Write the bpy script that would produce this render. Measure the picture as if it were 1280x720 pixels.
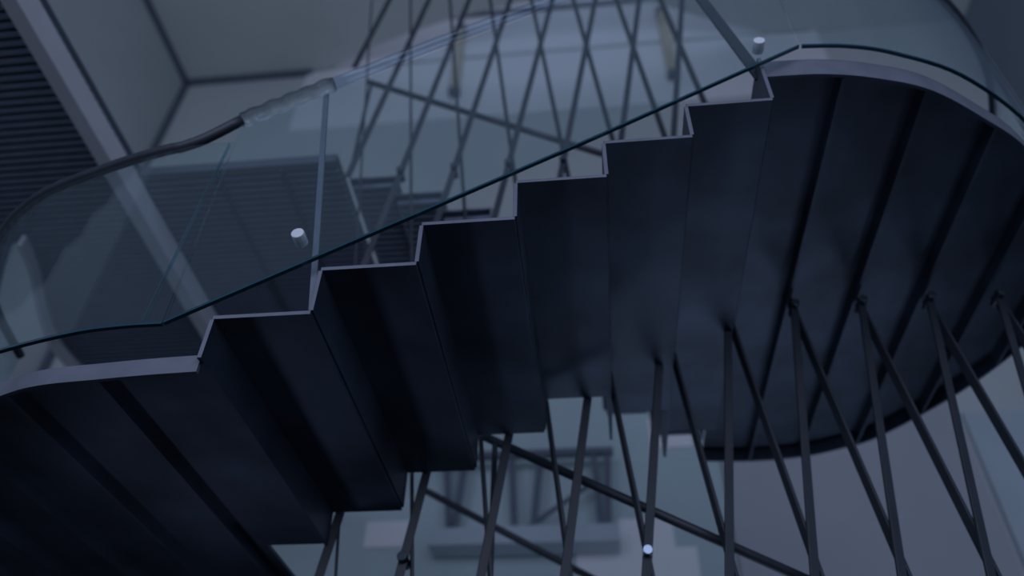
import bpy, bmesh, math, random
from mathutils import Vector, Matrix
random.seed(4)
S = bpy.context.scene
for o in list(bpy.data.objects): bpy.data.objects.remove(o)
COL = S.collection

# ------------------------------------------------------------------ camera
PITCH, YAW, ROLL = 0.719790582, 0.118663145, 0.0228134557
fw = Vector((-math.sin(YAW)*math.cos(PITCH), math.cos(YAW)*math.cos(PITCH), math.sin(PITCH)))
rt = Vector((math.cos(YAW), math.sin(YAW), 0)); up = rt.cross(fw)
r2 = rt*math.cos(ROLL) + up*math.sin(ROLL); u2 = -rt*math.sin(ROLL) + up*math.cos(ROLL)
cam_data = bpy.data.cameras.new('camera'); cam = bpy.data.objects.new('camera', cam_data); COL.objects.link(cam)
cam.matrix_world = Matrix((r2, u2, -fw)).transposed().to_4x4()
cam_data.sensor_width = 36; cam_data.lens = 981.73/1280*36
cam_data.clip_start = .05
cam_data.dof.use_dof = True; cam_data.dof.focus_distance = 2.2; cam_data.dof.aperture_fstop = 1.1
S.camera = cam

# ------------------------------------------------------------------ light
wd = bpy.data.worlds.new('dusk_light'); S.world = wd; wd.use_nodes = True
bg = wd.node_tree.nodes['Background']
bg.inputs['Color'].default_value = (.46, .60, 1.0, 1); bg.inputs['Strength'].default_value = .10
def area(name, loc, target, sx, sy, power, color):
    d = bpy.data.lights.new(name, 'AREA'); d.shape = 'RECTANGLE'; d.size = sx; d.size_y = sy; d.energy = power; d.color = color
    o = bpy.data.objects.new(name, d); COL.objects.link(o); o.location = loc
    o.rotation_euler = (Vector(target)-Vector(loc)).to_track_quat('-Z', 'Y').to_euler()
    return o
area('upper_wall_fill', (0, 3.6, 16.5), (0, 7.4, 11.3), 6, 2.5, 80, (.64, .72, 1.0))  # unseen light added above the ceiling hole to brighten the white band
area('front_fill', (0, -5.6, 3.7), (0, 7, 7.0), 12, 6.0, 500, (.62, .72, 1.0))  # added fill behind the camera for far wall, ceiling and near faces
area('soffit_fill', (1.4, 6.4, -1.45), (1.1, 3.2, 2.2), 3.4, .7, 28, (.58, .70, 1.0))  # added low fill, no visible source, lifts the stair and landing soffits
d = bpy.data.lights.new('tread_fill_spot', 'SPOT'); d.energy = 85; d.color = (.62, .68, 1.0); d.spot_size = math.radians(27); d.spot_blend = 1; d.shadow_soft_size = .35  # unseen spot added to light the left tread undersides from low left
o = bpy.data.objects.new('tread_fill_spot', d); COL.objects.link(o); o.location = (-3.2, 3.4, -1.45); o.rotation_euler = (Vector((-.48, 2.2, 1.5))-o.location).to_track_quat('-Z', 'Y').to_euler()
S.view_settings.view_transform = 'Standard'; S.view_settings.look = 'None'
S.view_settings.exposure = 0.0; S.view_settings.gamma = 1; S.view_settings.use_curve_mapping = False

# ------------------------------------------------------------------ materials
def mat(name, col, rough=.5, metal=0.0, var=.12, scale=6, bump=0.0, spec=.5, stretch=(1, 1, 1)):
    m = bpy.data.materials.new(name); m.use_nodes = True; nt = m.node_tree; b = nt.nodes['Principled BSDF']
    b.inputs['Roughness'].default_value = rough; b.inputs['Metallic'].default_value = metal
    b.inputs['Specular IOR Level'].default_value = spec
    tc = nt.nodes.new('ShaderNodeTexCoord'); mp = nt.nodes.new('ShaderNodeMapping'); nz = nt.nodes.new('ShaderNodeTexNoise')
    mp.inputs['Scale'].default_value = stretch
    nz.inputs['Scale'].default_value = scale; nz.inputs['Detail'].default_value = 5
    cr = nt.nodes.new('ShaderNodeValToRGB')
    cr.color_ramp.elements[0].position = .3; cr.color_ramp.elements[1].position = .7
    cr.color_ramp.elements[0].color = tuple(c*(1-var) for c in col)+(1,)
    cr.color_ramp.elements[1].color = tuple(min(1, c*(1+var)) for c in col)+(1,)
    L = nt.links.new
    L(tc.outputs['Object'], mp.inputs['Vector']); L(mp.outputs['Vector'], nz.inputs['Vector']); L(nz.outputs['Fac'], cr.inputs['Fac']); L(cr.outputs['Color'], b.inputs['Base Color'])
    if bump:
        bp = nt.nodes.new('ShaderNodeBump'); bp.inputs['Strength'].default_value = bump; bp.inputs['Distance'].default_value = .002
        L(nz.outputs['Fac'], bp.inputs['Height']); L(bp.outputs['Normal'], b.inputs['Normal'])
    return m
def glass_mat(name, tint, refl=1.0, haze=0.0):
    m = bpy.data.materials.new(name); m.use_nodes = True; nt = m.node_tree
    for n in list(nt.nodes): nt.nodes.remove(n)
    out = nt.nodes.new('ShaderNodeOutputMaterial'); tr = nt.nodes.new('ShaderNodeBsdfTransparent'); gl = nt.nodes.new('ShaderNodeBsdfGlossy')
    df = nt.nodes.new('ShaderNodeBsdfDiffuse'); df.inputs['Color'].default_value = (.6, .75, .8, 1)
    tr.inputs['Color'].default_value = tint+(1,); gl.inputs['Roughness'].default_value = .02; gl.inputs['Color'].default_value = (.9, .95, 1, 1)
    fr = nt.nodes.new('ShaderNodeLayerWeight'); fr.inputs['Blend'].default_value = .5
    pw = nt.nodes.new('ShaderNodeMath'); pw.operation = 'POWER'; pw.inputs[1].default_value = 5
    mu = nt.nodes.new('ShaderNodeMath'); mu.operation = 'MULTIPLY_ADD'; mu.inputs[1].default_value = .8*refl; mu.inputs[2].default_value = .04*refl
    mx = nt.nodes.new('ShaderNodeMixShader'); mx2 = nt.nodes.new('ShaderNodeMixShader'); mx2.inputs['Fac'].default_value = haze
    L = nt.links.new
    L(fr.outputs['Facing'], pw.inputs[0]); L(pw.outputs[0], mu.inputs[0]); L(mu.outputs[0], mx.inputs['Fac']); L(tr.outputs[0], mx.inputs[1]); L(gl.outputs[0], mx.inputs[2])
    L(mx.outputs[0], mx2.inputs[1]); L(df.outputs[0], mx2.inputs[2]); L(mx2.outputs[0], out.inputs['Surface'])
    return m
STEEL = mat('dark_waxed_steel', (.052, .074, .108), .46, .5, .42, 3.2, .05, .5)
EDGE = mat('bare_steel_edge', (.16, .175, .215), .5, .2, .12, 14)
ROD = mat('dark_painted_bar', (.030, .036, .048), .5, 0, .12, 8)
CLAMP_LIT = mat('lit_clamp_steel', (.22, .26, .32), .16, 1.0, .04, 20)  # brighter steel for a single clamp, its highlight put into the colour
CLAMP = mat('satin_steel', (.10, .12, .15), .45, .9, .06, 20)
PUCK = mat('white_cap', (.75, .78, .82), .4, 0, .04, 20)
GLASS = glass_mat('clear_glass', (.90, .95, .96), 1.0, .025)
GEDGE = mat('teal_glass_edge', (.02, .075, .10), .15, 0, .1, 10)
GRAIL = glass_mat('clear_rail', (.80, .87, .93), .8, .02)
WOBBLE = bpy.data.materials.new('rippled_glass'); WOBBLE.use_nodes = True
_b = WOBBLE.node_tree.nodes['Principled BSDF']; _b.inputs['Transmission Weight'].default_value = 1; _b.inputs['IOR'].default_value = 1.35; _b.inputs['Roughness'].default_value = .04; _b.inputs['Base Color'].default_value = (.80, .90, .93, 1)
_n = WOBBLE.node_tree.nodes.new('ShaderNodeTexNoise'); _n.inputs['Scale'].default_value = 26; _p = WOBBLE.node_tree.nodes.new('ShaderNodeBump'); _p.inputs['Strength'].default_value = .5; _p.inputs['Distance'].default_value = .02
WOBBLE.node_tree.links.new(_n.outputs['Fac'], _p.inputs['Height']); WOBBLE.node_tree.links.new(_p.outputs['Normal'], _b.inputs['Normal'])
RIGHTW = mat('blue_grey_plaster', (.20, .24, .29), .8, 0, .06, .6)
GTEAL = glass_mat('teal_glass', (.62, .78, .82), 1.0, .06)
SLAT = mat('dark_louvre_metal', (.18, .215, .28), .5, .0, .08, 10)
SLABM = mat('dark_slab_paint', (.07, .085, .11), .7, 0, .1, 3)
BEAMW = mat('white_beam_paint', (.62, .63, .67), .6, 0, .05, 3)
WALLG = mat('grey_plaster', (.50, .54, .54), .85, 0, .06, .6, .1)
CEILM = mat('grey_green_ceiling', (.52, .56, .54), .85, 0, .06, .5)
WHITE = mat('white_plaster', (.80, .80, .82), .8, 0, .04, .5)
LILAC = mat('pale_plaster', (.41, .42, .46), .8, 0, .05, .7)
TEALW = mat('teal_grey_wall', (.44, .54, .56), .7, 0, .08, .7)
DTEAL = mat('dark_teal_panel', (.42, .49, .54), .6, 0, .1, .8)
TRIM = mat('dark_trim', (.10, .12, .16), .6, 0, .05, 5)
BEIGE = mat('beige_batten', (.52, .46, .33), .7, 0, .08, 4)
FLOORM = mat('dark_stone_floor', (.025, .028, .034), .6, 0, .2, 2)

# ------------------------------------------------------------------ helpers
def box(bm, x0, x1, y0, y1, z0, z1):
    v = [bm.verts.new(p) for p in ((x0,y0,z0),(x1,y0,z0),(x1,y1,z0),(x0,y1,z0),(x0,y0,z1),(x1,y0,z1),(x1,y1,z1),(x0,y1,z1))]
    fs = [bm.faces.new([v[i] for i in f]) for f in ((3,2,1,0),(4,5,6,7),(0,1,5,4),(1,2,6,5),(2,3,7,6),(3,0,4,7))]
    return fs
def obj(name, bm, m, parent=None, bevel=0.0, smooth=False):
    me = bpy.data.meshes.new(name); bmesh.ops.recalc_face_normals(bm, faces=bm.faces[:]); bm.to_mesh(me); bm.free()
    for mm in (m if isinstance(m, (list, tuple)) else [m]): me.materials.append(mm)
    o = bpy.data.objects.new(name, me); COL.objects.link(o)
    if smooth:
        for p in me.polygons: p.use_smooth = True
    if bevel:
        b = o.modifiers.new('bevel', 'BEVEL'); b.width = bevel; b.segments = 2; b.limit_method = 'ANGLE'
    if parent:
        o.parent = parent; o.matrix_parent_inverse = Matrix.Translation(-parent.location)
    return o
def thing(name, label, cat, loc=(0, 0, 0), group=None):
    o = bpy.data.objects.new(name, None); COL.objects.link(o); o.location = loc; o.empty_display_size = .1
    return tag(o, label, cat, group)
def tag(o, label, cat, group=None):
    o['label'] = label; o['category'] = cat
    if group: o['group'] = group
    return o
def struct(name, bm, m, parent=None):
    o = obj(name, bm, m, parent)
    if not parent: o['kind'] = 'structure'
    return o
def bx(name, d, m, parent=None, bevel=0.0):
    bm = bmesh.new(); box(bm, *d); return obj(name, bm, m, parent, bevel)
def prism(bm, pts, z0, z1):
    lo = [bm.verts.new((x, y, z0)) for x, y in pts]; hi = [bm.verts.new((x, y, z1)) for x, y in pts]; n = len(pts)
    bm.faces.new(lo[::-1]); bm.faces.new(hi)
    for i in range(n): bm.faces.new((lo[i], lo[(i+1) % n], hi[(i+1) % n], hi[i]))
def smooth_curve(pts, n=6):
    out = []
    P = [pts[0]] + list(pts) + [pts[-1]]
    for i in range(1, len(P)-2):
        a, b, c, d = [Vector(p) for p in P[i-1:i+3]]
        for k in range(n):
            t = k/n
            out.append(.5*((2*b)+(c-a)*t+(2*a-5*b+4*c-d)*t*t+(3*b-a-3*c+d)*t**3))
    out.append(Vector(P[-1])); return out
def ribbon(bm, path, thick, heights, z_is_offset=False):
    """vertical wall along path of (x,y[,z]); heights (z0,z1)"""
    P = [Vector(p) for p in path]; rows = []
    for i, p in enumerate(P):
        a = P[max(i-1, 0)]; b = P[min(i+1, len(P)-1)]; t = Vector((b.x-a.x, b.y-a.y)).normalized(); nrm = Vector((-t.y, t.x))*thick/2
        z = p.z if z_is_offset else 0
        rows.append([bm.verts.new((p.x+s*nrm.x, p.y+s*nrm.y, z+h)) for s, h in ((-1, heights[0]), (1, heights[0]), (1, heights[1]), (-1, heights[1]))])
    for r, q in zip(rows, rows[1:]):
        for k in range(4): bm.faces.new((r[k], r[(k+1) % 4], q[(k+1) % 4], q[k]))
    bm.faces.new(rows[0]); bm.faces.new(rows[-1][::-1])
def tube(bm, path, r, n=10):
    P = [Vector(p) for p in path]; rings = []
    for i, p in enumerate(P):
        t = (P[min(i+1, len(P)-1)]-P[max(i-1, 0)]).normalized()
        a = t.cross(Vector((0, 0, 1)))
        if a.length < .05: a = t.cross(Vector((0, 1, 0)))
        a.normalize(); b = t.cross(a)
        rings.append([bm.verts.new(p+r*(a*math.cos(2*math.pi*k/n)+b*math.sin(2*math.pi*k/n))) for k in range(n)])
    for u, v in zip(rings, rings[1:]):
        for k in range(n): bm.faces.new((u[k], u[(k+1) % n], v[(k+1) % n], v[k]))
    bm.faces.new(rings[0][::-1]); bm.faces.new(rings[-1])
def flatbar(bm, p, q, wide, w, t):
    """flat bar from p to q; wide = plan direction of its broad side"""
    a = Vector((wide[0], wide[1], 0)).normalized(); b = Vector((-a.y, a.x, 0))
    v = []
    for e in (Vector(p), Vector(q)):
        v.append([bm.verts.new(e+a*w/2*s+b*t/2*u) for s, u in ((-1,-1),(1,-1),(1,1),(-1,1))])
    for k in range(4): bm.faces.new((v[0][k], v[0][(k+1) % 4], v[1][(k+1) % 4], v[1][k]))
    bm.faces.new(v[0][::-1]); bm.faces.new(v[1])
def intervals(poly, y):
    xs = []
    for (x0, y0), (x1, y1) in zip(poly, poly[1:]+poly[:1]):
        if (y0 <= y) != (y1 <= y): xs.append(x0+(y-y0)/(y1-y0)*(x1-x0))
    xs.sort(); return list(zip(xs[::2], xs[1::2]))
def slats(name, poly, z, parent, pitch=.05):
    """one louvre slat per object, laid across the outline"""
    ys = [p[1] for p in poly]; y = min(ys)+pitch
    while y < max(ys):
        for a, b in intervals(poly, y):
            if b-a > .02:
                bm = bmesh.new(); box(bm, a+.003, b-.003, y-pitch*.26, y+pitch*.26, z-.022, z)
                obj(name, bm, SLAT, parent)
        y += pitch

# ------------------------------------------------------------------ setting
H = 11.92
bm = bmesh.new(); box(bm, -16, 16, -24, 7.7, -1.8, -1.6); struct('floor', bm, FLOORM)
rim = smooth_curve([(-4.55, 7.55), (-4.2, 7.42), (-3.4, 7.1), (-1.97, 6.70), (-1.1, 6.56), (-.23, 6.51), (.7, 6.55), (1.4, 6.72), (2.3, 7.08), (3.1, 7.36), (3.9, 7.55)])
bm = bmesh.new(); prism(bm, [(-7, -1), (6.6, -1), (6.6, 7.6)] + [(p.x, p.y) for p in rim[::-1]] + [(-7, 7.6)], H, H+.12)
struct('ceiling', bm, CEILM)
bm = bmesh.new(); box(bm, -7, 6.6, 7.5, 7.7, -1.6, 15.4); far = struct('wall_far', bm, WALLG)
bm = bmesh.new(); box(bm, -7, -6.85, -1, 7.5, -1.6, H); struct('wall_left', bm, WALLG)
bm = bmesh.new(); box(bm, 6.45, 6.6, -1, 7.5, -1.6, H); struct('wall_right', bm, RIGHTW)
bx('upper_band', (-4.6, 4.1, 7.46, 7.5, 10.27, 15.3), WHITE, far)
bx('lower_panel', (1.33, 3.80, 7.44, 7.5, -1.6, 6.2), LILAC, far)
bx('teal_bay', (-4.4, 1.30, 7.44, 7.5, -1.6, 7.0), TEALW, far)
bx('side_bay', (3.86, 6.40, 7.44, 7.5, -1.6, 4.50), DTEAL, far)
bx('dark_reflect_panel', (-6.8, -1.7, 7.42, 7.5, -1.6, 2.75), SLABM, far)  # out-of-view panel added so the lower-left soffits reflect something dark
bx('light_panel', (.62, 1.06, 7.41, 7.44, 4.20, 4.55), WHITE, far)
bx('light_panel', (-2.32, -1.86, 7.41, 7.44, 3.20, 3.47), WHITE, far)
bx('light_panel', (-.20, .95, 7.41, 7.44, 2.2, 3.12), WHITE, far)
bx('light_panel', (.22, .75, 7.41, 7.44, 3.12, 3.42), WHITE, far)
for name, d in (('trim_1', (-6.85, -4.5, 7.40, 7.5, 11.84, 11.92)), ('trim_2', (-6.87, -6.77, 7.42, 7.5, 2, 11.84)),
                ('trim_3', (-6.85, -6.77, 3, 7.5, 11.84, 11.93)), ('trim_4', (-3.0, 4.0, 7.43, 7.46, 13.30, 13.44)),
                ('trim_5', (-4.5, 4.0, 7.44, 7.46, 11.92, 11.98))):
    bm = bmesh.new(); box(bm, *d); struct(name, bm, TRIM if name != 'trim_5' else CEILM)
for i, (x, z0, z1) in enumerate(((-1.9, 10.9, 12.7), (1.63, 10.9, 12.7))):
    b = tag(bx('batten', (x-.07, x+.07, 7.31, 7.42, z0, z1), BEIGE), 'beige vertical batten on the white upper wall, %s of the two' % ('left' if i == 0 else 'right'), 'batten', 'beige battens on the upper wall')
    bx('bracket', (x-.09, x+.09, 7.30, 7.42, z0-.12, z0), TRIM, b); bx('bracket', (x-.09, x+.09, 7.30, 7.42, z1, z1+.12), TRIM, b)
# gallery railing of crossed bars at the foot of the teal bay
g = thing('gallery_railing', 'pale far gallery railing of slanting bars below the flight, seen past the bars', 'railing', (-.6, 7.2, 3.2))
bx('slab_edge', (-1.6, .22, 7.1, 7.40, 3.07, 3.24), DTEAL, g)
bx('top_rail', (-1.6, .22, 7.16, 7.24, 4.02, 4.09), TRIM, g)
for x0, x1 in ((-1.5,-1.42),(-1.30,-1.38),(-.82,-.78),(-.52,-.60),(.02,.06),(.16,.12)):
    bm = bmesh.new(); flatbar(bm, (x0, 7.2, 4.02), (x1, 7.2, 3.24), (1, 0), .07, .03); obj('bar', bm, TRIM, g)
bm = bmesh.new(); flatbar(bm, (-.66, 7.2, 3.26), (.0, 7.2, 3.72), (0, 1), .04, .06); obj('brace', bm, TRIM, g)

# ------------------------------------------------------------------ main flight
X0, G, Z0, R = -1.02694, .28, 1.35760, .161537
YN, T = 1.598, .013
FAR = [2.81, 2.81, 2.81, 2.81, 3.19, 3.66]
def plate(name, d, parent):
    bm = bmesh.new(); fs = box(bm, *d)
    fs[2].material_index = 1
    return obj(name, bm, [STEEL, EDGE], parent, .0015)
fl = thing('stair_flight', 'dark folded steel stair flight, stepping up to the right in the middle', 'stairs', (X0, 2.2, Z0-R))
for k in range(6):
    x, z = X0+G*k, Z0+R*k
    plate('tread', (x, x+G, YN, FAR[k], z, z+T), fl)
    plate('riser', (x-T/2, x+T/2, YN, FAR[k] if k < 4 else FAR[k], z-R+(T if k else .03), z), fl)
x, z = X0+G*6, Z0+R*6
plate('riser', (x-T/2, x+T/2, YN, 3.66, z-R+T, z+.085), fl)

def landing(name, label, outline, cut, z, fins, rim_h=.05):
    """outline: curved edge points, cut: closing points of the plate"""
    t = thing(name, label, 'landing', (outline[0][0], outline[0][1], z))
    c = smooth_curve(outline); pl = [(p.x, p.y) for p in c]+cut
    bm = bmesh.new(); prism(bm, pl, z+rim_h-.014, z+rim_h); obj('deck_plate', bm, STEEL, t)
    bm = bmesh.new(); ribbon(bm, [(p.x, p.y, 0) for p in c], .012, (z, z+rim_h+.004))
    cx = sum(p.x for p in c)/len(c); cy = sum(p.y for p in c)/len(c)
    bm.normal_update()
    bmesh.ops.recalc_face_normals(bm, faces=bm.faces[:])
    for f in bm.faces:
        m = f.calc_center_median(); n = f.normal
        if abs(n.z) < .3 and n.x*(m.x-cx)+n.y*(m.y-cy) > 0: f.material_index = 1
    obj('rim', bm, [STEEL, EDGE], t)
    for x in fins:
        ys = []
        for (x0, y0), (x1, y1) in zip(pl, pl[1:]+pl[:1]):
            if (x0 <= x) != (x1 <= x): ys.append(y0+(x-x0)/(x1-x0)*(y1-y0))
        bx('rib', (x-.006, x+.006, min(ys)+.008, max(ys)-.008, z+.001, z+rim_h-.014), STEEL, t)
    return t
ZU = Z0+R*6
upper = [(.660, 1.625), (.86, 1.632), (1.05, 1.668), (1.241, 1.734), (1.459, 1.873), (1.646, 2.016), (1.87, 2.27), (2.05, 2.60), (2.13, 2.92), (2.095, 3.248), (1.924, 3.647), (1.623, 4.068), (1.42, 4.20), (1.221, 4.275), (.946, 4.305), (.665, 4.285)]
landing('rounded_landing', 'dark round-ended steel landing with ribs below, at upper right', upper, [], ZU, [.93, 1.225, 1.515, 1.79, 2.03], .085)
ZL = Z0-R
lower = [(-1.034, 1.625), (-1.18, 1.63), (-1.328, 1.640), (-1.50, 1.655), (-1.64, 1.698), (-1.95, 1.83), (-2.2, 2.02), (-2.45, 2.35), (-2.58, 2.75), (-2.6, 3.2), (-2.4, 3.7), (-2.0, 4.1), (-1.5, 4.28), (-1.26, 4.30)]
landing('rounded_landing', 'dark steel landing with pale curved edge, at lower left', lower, [(-1.26, 2.81), (-1.034, 2.81)], ZL, [-1.328, -1.62, -1.91, -2.2, -2.45])

# the flight that arrives at the lower landing and the one that leaves the upper landing
def side_flight(label, xs, zs, dirx, n, y0, y1, slat):
    t = thing('stair_flight', label, 'stairs', (xs, y0, zs))
    for k in range(n):
        a, b = xs+dirx*G*k, xs+dirx*G*(k+1); xa, xb = min(a, b), max(a, b); z = zs+R*(k+1)
        plate('tread', (xa, xb, y0, y1, z, z+T), t)
        plate('riser', (a-T/2, a+T/2, y0, y1, z-R+(T if k or not slat else .09), z), t)
        if slat: slats('slat', [(xa+.01, y0+.01), (xb-.01, y0+.01), (xb-.01, y1), (xa+.01, y1)], z, t)
    return t
side_flight('dark steel flight seen through glass, climbing to the left behind the bars', .653, ZU, -1, 7, 2.89, 4.2, True)
f0 = side_flight('lower dark steel flight running down to the right under the bars', .14, ZL-R*6, -1, 5, 2.89, 4.2, False)

# ------------------------------------------------------------------ upper walkway with louvred soffit and white beam
ZS = ZU+R*8
soff = [(-5.6, 1.0), (-2.60, 1.0), (-2.64, 2.89), (-1.31-.1, 2.89), (-1.41, 4.2), (-2.2, 6.6), (-3.95, 6.6), (-4.05, 5.2), (-4.0, 4.75), (-4.04, 4.54), (-3.92, 4.01), (-3.72, 3.55), (-3.65, 3.35), (-3.78, 3.38), (-4.02, 3.65), (-4.7, 4.5), (-5.6, 5.2)]
wk = thing('upper_walkway', 'dark upper walkway with louvred underside, at upper left behind glass', 'walkway', (-3, 3, ZS))
bm = bmesh.new(); prism(bm, soff, ZS+.012, ZS+.06); obj('slab', bm, SLABM, wk)
slats('slat', soff, ZS+.012, wk)
bm = bmesh.new(); ribbon(bm, [(p.x, p.y, 0) for p in smooth_curve([(-3.63, 3.3), (-3.72, 3.60), (-3.90, 4.01), (-4.02, 4.4), (-4.03, 4.85)])], .03, (ZS-.10, ZS+.16)); obj('curved_rim', bm, BEAMW, wk)
bx('edge_strip', (-2.63, -1.41, 2.87, 2.89, ZS-.01, ZS+.06), SLABM, wk)
for x in (-1.75, -2.15): bx('joint_bar', (x-.012, x+.012, 2.9, 4.4, ZS-.022, ZS+.012), SLABM, wk)
bm = bmesh.new()
prism(bm, [(-2.645, .75), (-2.565, .75), (-2.72, 6.3), (-2.83, 6.3)], ZS-.18, ZS-.024)
tag(obj('white_beam', bm, BEAMW, bevel=.004), 'white diagonal beam under the dark louvred walkway, at left', 'beam')

# ------------------------------------------------------------------ rod screen
YS = 2.84
scr = thing('bar_screen', 'tall screen of dark crossing slanted bars behind the middle flight', 'screen', (0, YS, -1.6))
def rod(p, q, wide, w): 
    bm = bmesh.new(); flatbar(bm, p, q, wide, w, .012); obj('bar', bm, ROD, scr, .002)
TOP = 9.0
for n in range(-6, 7):
    xa = lambda z: .02+(.293 if n > 0 else .307)*n+.156*(z-2)
    xb = lambda z: .0956+.293*n-.1056*(z-2)
    zt = TOP if n < 2 else ZU-.01
    z0 = {-6: 4.53, -5: 3.41, -4: ZL+.052}.get(n, -1.6)
    if n >= -6: rod((xa(z0), YS-.012, z0), (xa(zt), YS-.012, zt), (.94, .33), .035)
    if n >= -4: rod((xb(-1.6), YS+.012, -1.6), (xb(TOP if n < 4 else ZU-.01), YS+.012, TOP if n < 4 else ZU-.01), (-.30, .95), .043)
for n in range(-6, 7):
    for z, j in ((1.17, -1), (2.29, 0), (3.41, 1), (4.53, 2)):
        if j == 2 or (j == -1 and n not in (1, -2)) or (j == 1 and n not in (-4, -3, -2, -1)): continue
        if (z > 2.4 and n >= 2) or (z < 1.3 and n < -3) or (n == -4 and z < 2) or (n == -5 and z < 3) or (n == -6 and z < 4): continue
        x = .02+(.293 if n > 0 else .307)*n+.156*(z-2)
        bm = bmesh.new(); tube(bm, [(x, YS-.05, z), (x, YS+.045, z)], .019, 10); obj('clamp', bm, CLAMP_LIT if (n, j) == (1, -1) else CLAMP, scr, .002)  # one clamp gets brighter steel to imitate the highlight on it
bx('top_beam', (-1.3, 1.6, YS-.06, YS+.06, TOP-.02, TOP+.12), ROD, scr)

# ------------------------------------------------------------------ glass balustrade on the near side
def glass_panel(label, path, h, group):
    """path of (x,y,z) along the lower edge"""
    t = thing('glass_panel', label, 'glass panel', path[0], group)
    bm = bmesh.new(); ribbon(bm, path, .012, (.004, h), True); obj('pane', bm, GLASS, t)
    bm = bmesh.new(); ribbon(bm, path, .0125, (-.004, .004), True); obj('edge', bm, GEDGE, t)
    return t
def puck(x, y, z, parent):
    bm = bmesh.new(); tube(bm, [(x, y-.018, z), (x, y+.03, z)], .02, 14); obj('standoff', bm, PUCK, parent, .003)
YG = 1.58
leftp = [(p.x, p.y, 1.335) for p in smooth_curve([(-1.155, YG), (-1.28, 1.582), (-1.43, 1.60), (-1.69, 1.665), (-1.99, 1.77), (-2.25, 1.96), (-2.5, 2.3), (-2.62, 2.7)])]
gl = glass_panel('curved glass panel round the lower left landing', leftp, .79, 'glass balustrade')
bm = bmesh.new(); flatbar(bm, (-1.215, YG, 1.345), (-1.17, YG, 2.12), (1, 0), .003, .0135); obj('joint', bm, GTEAL, gl)
gm = glass_panel('long slanted glass panel along the middle flight', [(-1.15, YG, 1.338), (-.436, YG, 1.733), (.083, YG, 2.022), (.79, YG, 2.433)], .88, 'glass balustrade')
puck(-.83, YG, 1.645, gm); puck(.66, YG, 2.465, gm)
rightp = [(p.x, p.y, 2.433) for p in smooth_curve([(.80, YG), (.96, 1.595), (1.13, 1.64), (1.38, 1.75), (1.67, 1.97), (1.92, 2.25), (2.10, 2.58), (2.18, 2.93), (2.145, 3.27)])]
gr = glass_panel('curved glass panel round the upper right landing', rightp, .88, 'glass balustrade')
# handrails
hr = tag(bpy.data.objects.new('handrail', None), 'polished round handrail on top of the near glass', 'handrail'); COL.objects.link(hr); hr.location = (-1.17, YG, 2.2)
left = [(p[0], p[1], 2.135) for p in leftp[::-1]][:-9] + [(-1.27, 1.582, 2.165), (-1.16, YG, 2.255)]
main = [(-.86, YG, 2.434), (-.3, YG, 2.76), (.80, YG, 3.32)]
bm = bmesh.new(); tube(bm, smooth_curve([(.80, YG, 3.32)]+[(p[0], p[1], 3.34) for p in rightp[4:]], 3), .019, 12); obj('rail', bm, ROD, hr, smooth=True)
bm = bmesh.new(); tube(bm, smooth_curve(left, 3), .019, 12); obj('rail', bm, ROD, hr, smooth=True)
bm = bmesh.new(); tube(bm, [(-1.16+.01*i, YG+.003*math.sin(i*1.1), 2.255+.006*i+.002*math.sin(i*.8)) for i in range(31)], .027, 14); obj('rail_sleeve', bm, WOBBLE, hr, smooth=True)['label'] = 'rippled clear sleeve of the rail'
bm = bmesh.new(); tube(bm, smooth_curve(main, 4), .021, 12); obj('rail', bm, GRAIL, hr, smooth=True)['label'] = 'clear upper length of the rail'
def plain_rail(label, p, q, r, posts):
    t = thing('handrail', label, 'handrail', q)
    bm = bmesh.new(); tube(bm, [p, q], r, 10); obj('rail', bm, ROD, t, smooth=True)
    for x, drop in posts:
        f = (x-p[0])/(q[0]-p[0]); P = Vector(p).lerp(Vector(q), f)
        bm = bmesh.new(); tube(bm, [P, P-Vector((0, 0, drop))], .012, 8); obj('post', bm, ROD, t)
plain_rail('dark handrail falling to the right, low behind the bars, nearer one', (-.52, 2.95, 1.79), (.90, 2.95, 1.03), .019, [(-.41, .9), (.86, .9)])
plain_rail('thinner dark handrail falling to the right, low down, farther one', (-1.0, 4.1, 2.12), (.16, 4.1, 1.46), .019, [(.13, .9)])
plain_rail('dark handrail of the climbing flight, high behind the bars', (-1.35, 2.93, 4.50), (.45, 2.93, 3.40), .019, [(.43, .75), (-1.33, .9)])
# struts between the landings and the glass
st = thing('inclined_strut', 'dark inclined strut rising from the corner of the upper landing', 'strut', (.66, 1.66, 2.37))
bm = bmesh.new(); flatbar(bm, (.665, 1.66, 2.37), (.50, 1.66, 3.10), (1, .1), .045, .012); obj('bar', bm, ROD, st, .002)
bm = bmesh.new(); flatbar(bm, (-.752, 1.622, 1.372), (-0.900, 1.622, 2.44), (1, 0), .020, .010)
tag(obj('upright_post', bm, EDGE, None, .002), 'slim pale steel post rising from the lowest tread, by the small white cap', 'post')
